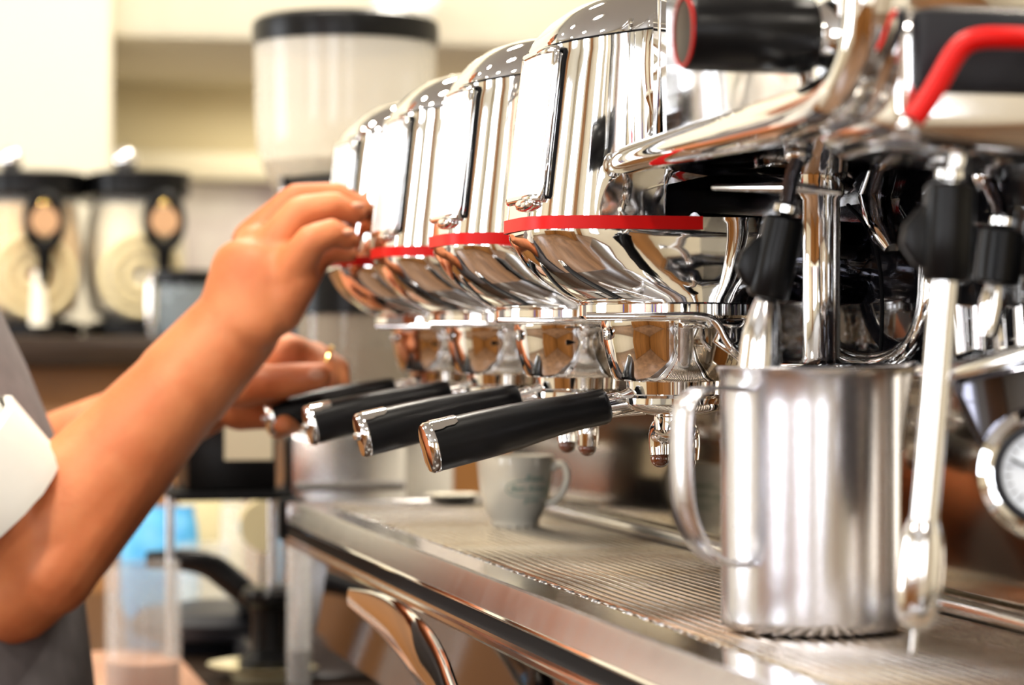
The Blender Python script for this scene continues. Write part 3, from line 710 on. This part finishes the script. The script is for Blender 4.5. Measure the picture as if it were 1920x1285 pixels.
# left arm and hand gripping the fourth handle
bd.cap_seg(shL, elL, .055, .044, 22)
bd.cap_seg(elL, elL.lerp(wrL, .5), .045, .040, 22); bd.cap_seg(elL.lerp(wrL, .5), wrL, .040, .028, 22)
HY = GY + 3 * PITCHY     # handle axis Y
bd.cap_seg(wrL, P(470, 712, 1.945), .0265, .0250, 20, (0, 0, 1), 1.05)
bd.cap_seg(P(440, 700, 1.95), P(505, 665, 1.935), .028, .0235, 20)
bd.cap_seg(P(450, 760, 1.94), P(500, 765, 1.93), .0200, .0165, 18)
bd.cap_seg(P(480, 680, 1.925), P(540, 672, 1.92), .0230, .0190, 18)
finger([P(500, 668, 1.92), P(560, 662, 1.925), P(606, 690, 1.915), P(612, 735, 1.895)], [.0150, .0125, .0112, .0095])
finger([P(515, 672, 1.945), P(590, 668, 1.935), P(632, 695, 1.925), P(636, 748, 1.905)], [.0140, .0115, .0105, .0090])
finger([P(450, 722, 1.90), P(515, 718, 1.870), P(565, 710, 1.862), P(597, 706, 1.860)], [.0180, .0140, .0122, .0105])      # thumb
finger([P(480, 700, 1.95), P(520, 735, 1.955), P(560, 775, 1.925), P(548, 792, 1.885), P(530, 796, 1.873)], [.0150, .0115, .0105, .0098, .0085])
finger([P(470, 705, 1.96), P(495, 745, 1.965), P(528, 790, 1.93), P(520, 803, 1.89)], [.0140, .0105, .0098, .0085])
body = remesh(bd, 'body', SKIN, pers, .0030, 5)
# nails
for p_, ax_ in ((D(672, 391, 1.856), RT), (D(655, 441, 1.832), RT)):
    MB().ball(p_ + V((0, 0, .002)) - FW * .006, .0042, 14, 8, (1.1, .6, .55)).build('fingernail', NAIL, pers)
MB().ball(P(592, 702, 1.851), .0052, 14, 8, (1.2, .45, .8)).build('fingernail', NAIL, pers)
rc = P(607, 676, 1.918)
MB().tube([rc + V((0, math.cos(a) * .0122, 0)) + (RT * .5 + V((0, 0, .86))) * math.sin(a) * .0118 for a in [2 * PI * i / 28 for i in range(28)]], .0013, 8, closed=True).build('ring', GOLD, pers)
# eyes, brows, hair
for sg in (-1, 1):
    MB().ball(hc + V((.086, sg * .032, .018)), .0105, 16, 10).build('eye', WHITEP, pers)
    MB().ball(hc + V((.0935, sg * .032, .017)), .0048, 12, 8).build('iris', HAIR, pers)
    MB().cap_seg(hc + V((.090, sg * .018, .040)), hc + V((.082, sg * .048, .040)), .004, .003, 10).build('eyebrow', HAIR, pers)
MB().ball(hc + V((.0965, 0, -.060)), .010, 14, 8, (.5, 2.0, .45)).build('mouth', mat('lips', (.55, .16, .12), .4), pers)
hb = MB(); hb.ball(hc + V((-.022, 0, .042)), .100, 28, 16, (1.02, .88, 1.02)); hb.ball(hc + V((-.055, 0, -.01)), .070, 20, 12, (.75, 1.05, 1.1))
remesh(hb, 'hair', HAIR, pers, .006, 3)
# shirt
sb = MB()
sb.cap_seg((-.01, 1.92, .94), (-.01, 1.92, 1.10), .113, .108, 28, (0, 1, 0), 1.38); sb.cap_seg((-.01, 1.92, 1.10), (-.055, 1.92, 1.25), .108, .108, 28, (0, 1, 0), 1.33)
sb.cap_seg((-.09, 1.80, 1.285), (-.085, 2.04, 1.295), .080, .080, 20); sb.cap_seg((-.075, 1.92, 1.33), (-.04, 1.92, 1.395), .072, .064, 20)
def sleeve(sh, el, te):
    ax_ = (el - sh).normalized(); L = (el - sh).length
    q_ = ax_.to_track_quat('Z', 'Y').to_matrix()
    rings = []
    for u, r in ((-.12, .03), (-.06, .055), (.0, .067), (.2, .066), (.4, .063), (te * .8, .0615), (te * .93, .061), (te * .95, .0645), (te, .0655), (te, .060)):
        rings.append([sh + ax_ * L * u + q_ @ V((r * math.cos(2 * PI * i / 28) * (1 + .03 * math.sin(5 * i + u * 30)), r * math.sin(2 * PI * i / 28), 0)) for i in range(28)])
    sb.loft(rings)
sleeve(shR, elR, .82); sleeve(shL, elL, .62)
remesh(sb, 'shirt', SHIRT, pers, .005, 2)
# folded cuff at the end of the near sleeve
ax_ = (elR - shR).normalized(); L = (elR - shR).length; q_ = ax_.to_track_quat('Z', 'Y').to_matrix(); b = MB(); rings = []
for u, r in ((.67, .0655), (.68, .069), (.82, .0690), (.855, .0670), (.86, .060), (.83, .056), (.68, .056)):
    rings.append([shR + ax_ * L * u + q_ @ V((r * math.cos(2 * PI * i / 40) * (1 + .02 * math.sin(3 * i)), r * math.sin(2 * PI * i / 40) * (1 + .02 * math.cos(4 * i)), 0)) for i in range(40)])
b.loft(rings, cap=False); b.build('cuff', SHIRT, pers)
# apron shell
b = MB(); rings = []
for z, rx, ry, an in [(.55, .160, .20, 80), (.75, .158, .195, 82), (.95, .155, .182, 85), (1.08, .140, .168, 85), (1.14, .124, .165, 78), (1.19, .104, .160, 65), (1.24, .080, .155, 55), (1.29, .052, .14, 45)]:
    rings.append([V((-.012 + rx * math.cos(math.radians(-an + 2 * an * i / 24)), 1.92 + ry * math.sin(math.radians(-an + 2 * an * i / 24)), z)) for i in range(25)])
b.loft(rings, cap=False, closed=False); ap = b.build('apron', APRON, pers, solid=.003)
for sg in (-1, 1):
    MB().tube([(.030, 1.92 + sg * .10, 1.285), (-.02, 1.92 + sg * .09, 1.36), (-.09, 1.92 + sg * .085, 1.40), (-.15, 1.92 + sg * .05, 1.37)], .008, 10, smooth=2, sx=1.6, sy=.3).build('apron_strap', STRAP, pers)
MB().tube([V((-.012 + .128 * math.cos(math.radians(a)), 1.92 + .166 * math.sin(math.radians(a)), 1.075)) for a in range(-180, 180, 10)], .006, 10, closed=True, sx=2.2, sy=.4, up=(0, 0, 1)).build('apron_tie', STRAP, pers)
for sg in (-1, 1):
    MB().cap_seg((-.02, 1.92 + sg * .09, .95), (-.01, 1.92 + sg * .10, .50), .098, .072, 24).cap_seg((-.01, 1.92 + sg * .10, .50), (-.03, 1.92 + sg * .10, .10), .072, .060, 24).build('trouser_leg', TROUS, pers)
    MB().cap_seg((-.05, 1.92 + sg * .10, .04), (.07, 1.92 + sg * .10, .032), .040, .032, 20).build('shoe', BLACKR, pers)

# ---------------- grinder with the big hopper ----------------
gc = P(648, 200, 2.50); gx, gy = gc.x, gc.y
gr = thing('coffee_grinder', (gx, gy, CT), 'tall coffee grinder with a clear conical hopper and black lid', 'coffee grinder')
def zp(y, d=2.5): return H - (y - 655) * d / F
hop = MB().lathe([(.042, zp(418)), (.046, zp(400)), (.066, zp(370)), (.078, zp(330)), (.0865, zp(280)), (.0885, zp(230)), (.0900, zp(78)), (.0880, zp(78)), (.0865, zp(230)), (.0845, zp(280)), (.076, zp(330)), (.064, zp(370)), (.044, zp(400)), (.040, zp(418))], (gx, gy, 0), 64, cap=False).build('hopper', HOPG, gr)
MB().lathe([(.0, zp(300)), (.082, zp(305)), (.0755, zp(335)), (.0635, zp(372)), (.043, zp(402)), (.0, zp(402))], (gx, gy, 0), 48).build('coffee_fill', mat('pale_beans', (.62, .52, .34), .7, noise=.3, nscale=120, bump=1, bscale=150), gr)
MB().lathe([(.0885, zp(88)), (.0905, zp(86)), (.0915, zp(60)), (.0905, zp(45)), (.084, zp(36)), (.03, zp(32)), (.0, zp(32))], (gx, gy, 0), 64).build('lid', BLACKP, hop)
MB().lathe([(.050, zp(418)), (.052, zp(422)), (.052, zp(470)), (.068, zp(480)), (.070, zp(560)), (.066, zp(700)), (.066, zp(780)), (.0, zp(780))], (gx, gy, 0), 48).build('motor_body', BLACKP, gr)
sl = MB().tube([P(535, 360, 2.4), P(640, 352, 2.43)], .0145, 20).build('hopper_gate', BLACKP, gr)
MB().tube([P(528, 362, 2.4), P(537, 360, 2.4)], .0165, 20).build('gate_end', CHROME2, sl)
dx, dy = P(660, 600, 2.38).x, P(660, 600, 2.38).y
zq = lambda y: H - (y - 655) * 2.38 / F
dz = MB().lathe([(.0, zq(482)), (.044, zq(484)), (.052, zq(500)), (.053, zq(588)), (.0, zq(588))], (dx, dy, 0), 48).build('doser_lid', BLACKP, gr)
MB().lathe([(.051, zq(588)), (.051, zq(720)), (.049, zq(720)), (.049, zq(588))], (dx, dy, 0), 48, cap=False).build('doser_glass', mat('smoky_plastic', (.40, .34, .27), .08, 0, alpha=.45), gr)
MB().lathe([(.0, zq(655)), (.047, zq(655)), (.047, zq(718)), (.0, zq(718))], (dx, dy, 0), 32).build('ground_coffee', mat('ground_coffee', (.16, .09, .05), .9, bump=1), gr)
MB().lathe([(.0, zq(718)), (.054, zq(720)), (.054, zq(760)), (.035, zq(790)), (.0, zq(790))], (dx, dy, 0), 48).build('doser_base', CHROME2, gr)
MB().box((gx + .02, gy + .02, (zp(780) + CT + .02) / 2), (.15, .18, zp(780) - CT - .02)).build('lower_body', STEEL, gr, bevel=.012)
MB().box((gx, gy - .02, CT + .011), (.21, .28, .022)).build('base_plate', STEEL, gr, bevel=.006)
# steel knock-out tray in front of it (bright dots of reflected lamps)
kc = P(640, 862, 2.36)
kt = gr
MB().box((kc.x, kc.y, (zq(800) + CT) / 2), (.110, .09, zq(800) - CT)).build('chute_box', STEEL, gr, bevel=.012)
MB().tube([(kc.x + .05, kc.y - .047, zq(905)), (kc.x - .05, kc.y - .047, zq(905))], .004, 12).build('rim_bar', CHROME2, gr)
# black box with paper label
bx = P(436, 855, 2.27)
tb = thing('black_dispenser_box', (bx.x, bx.y, CT), 'black box with a plain pale label behind the forearm', 'box')
z0, z1 = H - (922 - 655) * 2.27 / F, H - (770 - 655) * 2.27 / F
MB().box((bx.x, bx.y + .05, (z0 + z1) / 2), (.080, .10, z1 - z0)).build('box_body', BLACKP, tb, bevel=.004)
lb = P(467, 828, 2.27)
MB().box((lb.x, bx.y - .0012, lb.z), (.043, .0015, .033)).build('label', PAPER, tb)
for sx_ in (-1, 1):
    MB().tube([(bx.x + sx_ * .047, bx.y + .08, CT), (bx.x + sx_ * .047, bx.y + .08, z0 + .005)], .004, 12).build('leg', STEEL, tb)
MB().box((bx.x, bx.y + .05, z0 - .004), (.105, .11, .008)).build('drip_shelf', BLACKR, tb, bevel=.002)

# canister with black lid on the back counter
cc = P(352, 640, 3.30); cc = V((cc.x, 3.385, BT)); dd_ = .2335 * cc.x + .972 * cc.y
cx_, = ((352 + 193) * dd_ / 4935,)
cc.x = cx_
cn = thing('glass_canister', cc, 'dark-lidded glass canister with a chrome edge on the back counter', 'canister')
hz = (640 - 515) * dd_ / F
MB().lathe([(.0, .0), (.040, .0), (.042, .004), (.042, hz * .78), (.040, hz * .80), (.039, .004), (.0, .004)], cc, 40).build('glass_wall', mat('grey_glass', (.25, .30, .33), .05, 0, alpha=.55), cn)
MB().lathe([(.0425, hz * .77), (.044, hz * .79), (.044, hz * .97), (.036, hz), (.0, hz)], cc, 40).build('lid', BLACKP, cn)
MB().tube([cc + V((-.046, -.006, .0)), cc + V((-.050, -.008, .02)), cc + V((-.050, -.008, hz * .8)), cc + V((-.042, -.006, hz * 1.0))], .0055, 12, smooth=2).build('chrome_handle', CHROME, cn)

# ---------------- slush dispensers ----------------
def slush(px, label, drink, knobpx, tappx):
    d = 3.50; c = P(px, 640, d); Y = c.y; X = c.x
    s = d / F
    t = thing('slush_dispenser', (X, Y, BT), label, 'drink dispenser', 'slush dispensers on the back counter')
    z = lambda py: H - (py - 655) * s
    def rr(w_, dep, zz, n=4): return [V((X + w_ * math.copysign(abs(math.cos(a)) ** (2 / n), math.cos(a)), Y + .09 + dep * math.copysign(abs(math.sin(a)) ** (2 / n), math.sin(a)), zz)) for a in [2 * PI * i / 40 for i in range(40)]]
    MB().loft([rr(.062, .17, z(632)), rr(.066, .17, z(625)), rr(.066, .17, z(608)), rr(.050, .16, z(600))]).build('base', BLACKP, t)
    MB().loft([rr(.040, .14, z(602)), rr(.060, .15, z(580)), rr(.068, .155, z(530)), rr(.070, .155, z(470)), rr(.066, .15, z(420)), rr(.062, .15, z(372)), rr(.062, .15, z(350))]).build('tank', GLASS, t)
    MB().loft([rr(.036, .135, z(598)), rr(.056, .145, z(580)), rr(.064, .15, z(530)), rr(.066, .15, z(470)), rr(.062, .145, z(420)), rr(.058, .145, z(385))]).build('drink', drink, t)
    for r_ in (.052, .036, .020):
        MB().tube([V((X - .004 + math.cos(a) * r_, Y + .09 - .158, z(520) + math.sin(a) * r_)) for a in [2 * PI * i / 32 for i in range(32)]], .0048, 10, closed=True).build('auger_ring', mat('auger_cream', (.84, .72, .45), .4) if False else CREAMP, t)
    MB().loft([rr(.064, .155, z(372)), rr(.070, .16, z(366)), rr(.0705, .16, z(340)), rr(.0712, .165, z(338)), rr(.0712, .165, z(328)), rr(.05, .14, z(322))]).build('lid', BLACKP, t)
    kx_ = P(knobpx, 300, d).x
    MB().ball((kx_, Y - .02, z(303)), .017, 20, 12).build('lid_knob', CHROME, t)
    tx = P(tappx, 420, 3.42).x; ty = Y - .085
    tp = MB().tube([V((tx + math.cos(a) * .021, ty, z(420) + math.sin(a) * .034)) for a in [2 * PI * i / 32 for i in range(32)]], .0085, 12, closed=True).build('tap', BLACKP, t)
    MB().lathe([(.019, .0), (.019, .006), (.0, .006)], (tx, ty - .003, z(420)), 28, (0, -1, 0)).build('tap_disc', TAN, tp)
    MB().tube([(tx, ty, z(465)), (tx, ty + .002, z(500)), (tx, ty + .004, z(535))], [.012, .009, .006], 14).build('tap_stem', BLACKP, tp)
    MB().tube([(tx, ty + .004, z(365)), (tx, ty + .004, z(390))], [.008, .011], 14).build('tap_pin', GOLD, tp)
    MB().tube([(tx - .006, ty + .012, z(510)), (tx - .006, ty + .010, z(612))], [.009, .014], 16).build('spout', CERAM, tp)
    return t
slush(65, 'slush dispenser with orange almond drink at the left edge', DRINK, 18, 83)
slush(262, 'slush dispenser with pale cream drink, nearer the grinder', LIME, 232, 308)

# ---------------- clutter on the counter below the arm ----------------
def base_at(px, d): 
    c = P(px, 655, d); return V((c.x, c.y, CT + .0005))
# saucer and tamper
c = base_at(505, 2.34)
t = thing('saucer', c, 'pale yellow saucer under the black tamper', 'saucer')
MB().lathe([(.030, 0), (.034, 0), (.036, .004), (.052, .010), (.0565, .0125), (.054, .0125), (.034, .006), (.0, .005)], c, 56).build('saucer_body', CERAMY, t)
c2 = c + V((0, 0, .0062))
t = thing('tamper', c2, 'black coffee tamper standing upright on the yellow saucer', 'tamper')
MB().lathe([(.0, .0), (.026, .0), (.028, .002), (.028, .010), (.024, .014)], c2, 40).build('tamper_foot', BLACKP, t)
MB().lathe([(.024, .013), (.0170, .020), (.0165, .050), (.0185, .058), (.0255, .062), (.0265, .070), (.023, .0755), (.0, .077)], c2, 40).build('tamper_handle', BLACKP, t)
# lever arm device
c = base_at(398, 2.56)
t = thing('lidded_jar_press', c, 'dark grey round press with a raised black lever arm', 'press')
def zz(py, d=2.56): return H - (py - 655) * d / F
MB().lathe([(.0, CT), (.045, CT), (.048, CT + .004), (.050, zz(1212)), (.056, zz(1200)), (.078, zz(1185)), (.080, zz(1160)), (.070, zz(1140)), (.02, zz(1126)), (.0, zz(1126))], (c.x, c.y, 0), 56).build('press_body', GREYP, t)
MB().tube([P(275, 1050, 2.44), P(380, 1050, 2.44), P(430, 1085, 2.44), P(485, 1135, 2.44)], [.009, .0135, .0150, .013], 16, smooth=2, sx=.9, sy=.8).build('lever_arm', BLACKP, t)
MB().tube([P(480, 1130, 2.44), (c.x + .03, c.y, zz(1150))], [.011, .010], 16).build('pivot', BLACKP, t)
# glass jars
for i, (px, d, r, pyt, m, lab) in enumerate([(268, 2.22, .034, 1055, GLASS, 'tall clear glass jar at the left, beside the barista'), (462, 2.80, .030, 940, GLASS, 'clear drinking glass standing behind the lever arm'), (560, 2.26, .011, 1010, GLASS, 'narrow clear glass beside the machine corner'), (380, 2.75, .030, 1020, GLASS, 'clear jar behind the round grey press')]):
    c = base_at(px, d); h = H - (pyt - 655) * d / F - CT
    t = thing('glass_jar', c, lab, 'jar', 'glass jars on the counter')
    MB().lathe([(.0, .0), (r * .9, .0), (r, .003), (r, h * .93), (r * .93, h * .97), (r * .96, h), (r * .90, h), (r * .88, h * .97), (r * .94, h * .93), (r * .94, .006), (.0, .006)], c, 40).build('jar_wall', m, t)
    MB().lathe([(.0, .007), (r * .92, .007), (r * .92, h * .25), (.0, h * .25)], c, 32).build('contents', [PLANK, CREAMP, DARKW, LIME][i], t)
# serving mat under the jar
t = tag(MB().box((.215, 2.30, CT + .001), (.10, .5, .002)).build('bar_mat', PLANK), 'pinkish bar mat along the counter edge under the glass jar', 'mat')
# blue bag, cream box
c = base_at(300, 2.85)
b = MB(); hh = H - (950 - 655) * 2.85 / F - CT
b.loft([[V((c.x + sx_ * .042 * wv, c.y + sy_ * .028 * dv, CT + h_)) for sx_, sy_ in [(math.cos(2 * PI * i / 24), math.sin(2 * PI * i / 24)) for i in range(24)]] for h_, wv, dv in ((.001, .9, .9), (.02, 1.05, 1.1), (hh * .5, 1.08, 1.15), (hh * .85, .98, .6), (hh * .95, .9, .18), (hh, .95, .1))])
tag(b.build('sugar_bag', BLUEB), 'blue and white film bag seen under the forearm', 'bag')
c = base_at(395, 2.95); hb_ = H - (925 - 655) * 2.95 / F - CT
t = thing('cream_tin', c, 'pale cream tin with a dark cap behind the glasses', 'tin')
MB().box((c.x, c.y, CT + hb_ / 2), (.07, .06, hb_)).build('tin_body', CREAMP, t, bevel=.006)
MB().lathe([(.014, .0), (.014, .008), (.0, .009)], (c.x + .01, c.y, CT + hb_), 20).build('cap', BLACKP, t)
c = P(497, 985, 2.62)
t = thing('paper_roll', (c.x, c.y, CT), 'upright white paper roll on its holder by the machine corner', 'paper roll')
MB().lathe([(.010, -.012), (.027, -.012), (.027, .012), (.010, .012)], c, 40, (0, 1, 0)).build('paper', CERAMY, t)
MB().tube([c, (c.x, c.y + .02, c.z), (c.x, c.y + .03, CT + .01)], .004, 10).build('holder', CHROME2, t)
MB().lathe([(.03, 0), (.03, .006), (.0, .007)], (c.x, c.y + .03, CT), 24).build('holder_base', BLACKP, t)
# dark bowl reflected beside the apron
c = base_at(655, 2.22)
# stack of dark cups far behind the tray
for i in range(5):
    c = P(790, 655, 2.80); zc = CT + i * .034
    t = thing('stacked_cup', (c.x, c.y, zc), 'dark olive cup, %s in the stack behind the tray' % ['lowest', 'second from the bottom', 'middle one', 'fourth from the bottom', 'topmost'][i], 'cup', 'stacked cups behind the tray')
    MB().lathe([(.022, 0), (.024, .0), (.031, .02), (.034, .040), (.032, .040), (.029, .021), (.0, .006)], (c.x, c.y, zc), 32).build('cup_body', flatcol('olive', (.10, .08, .02), .3), t)
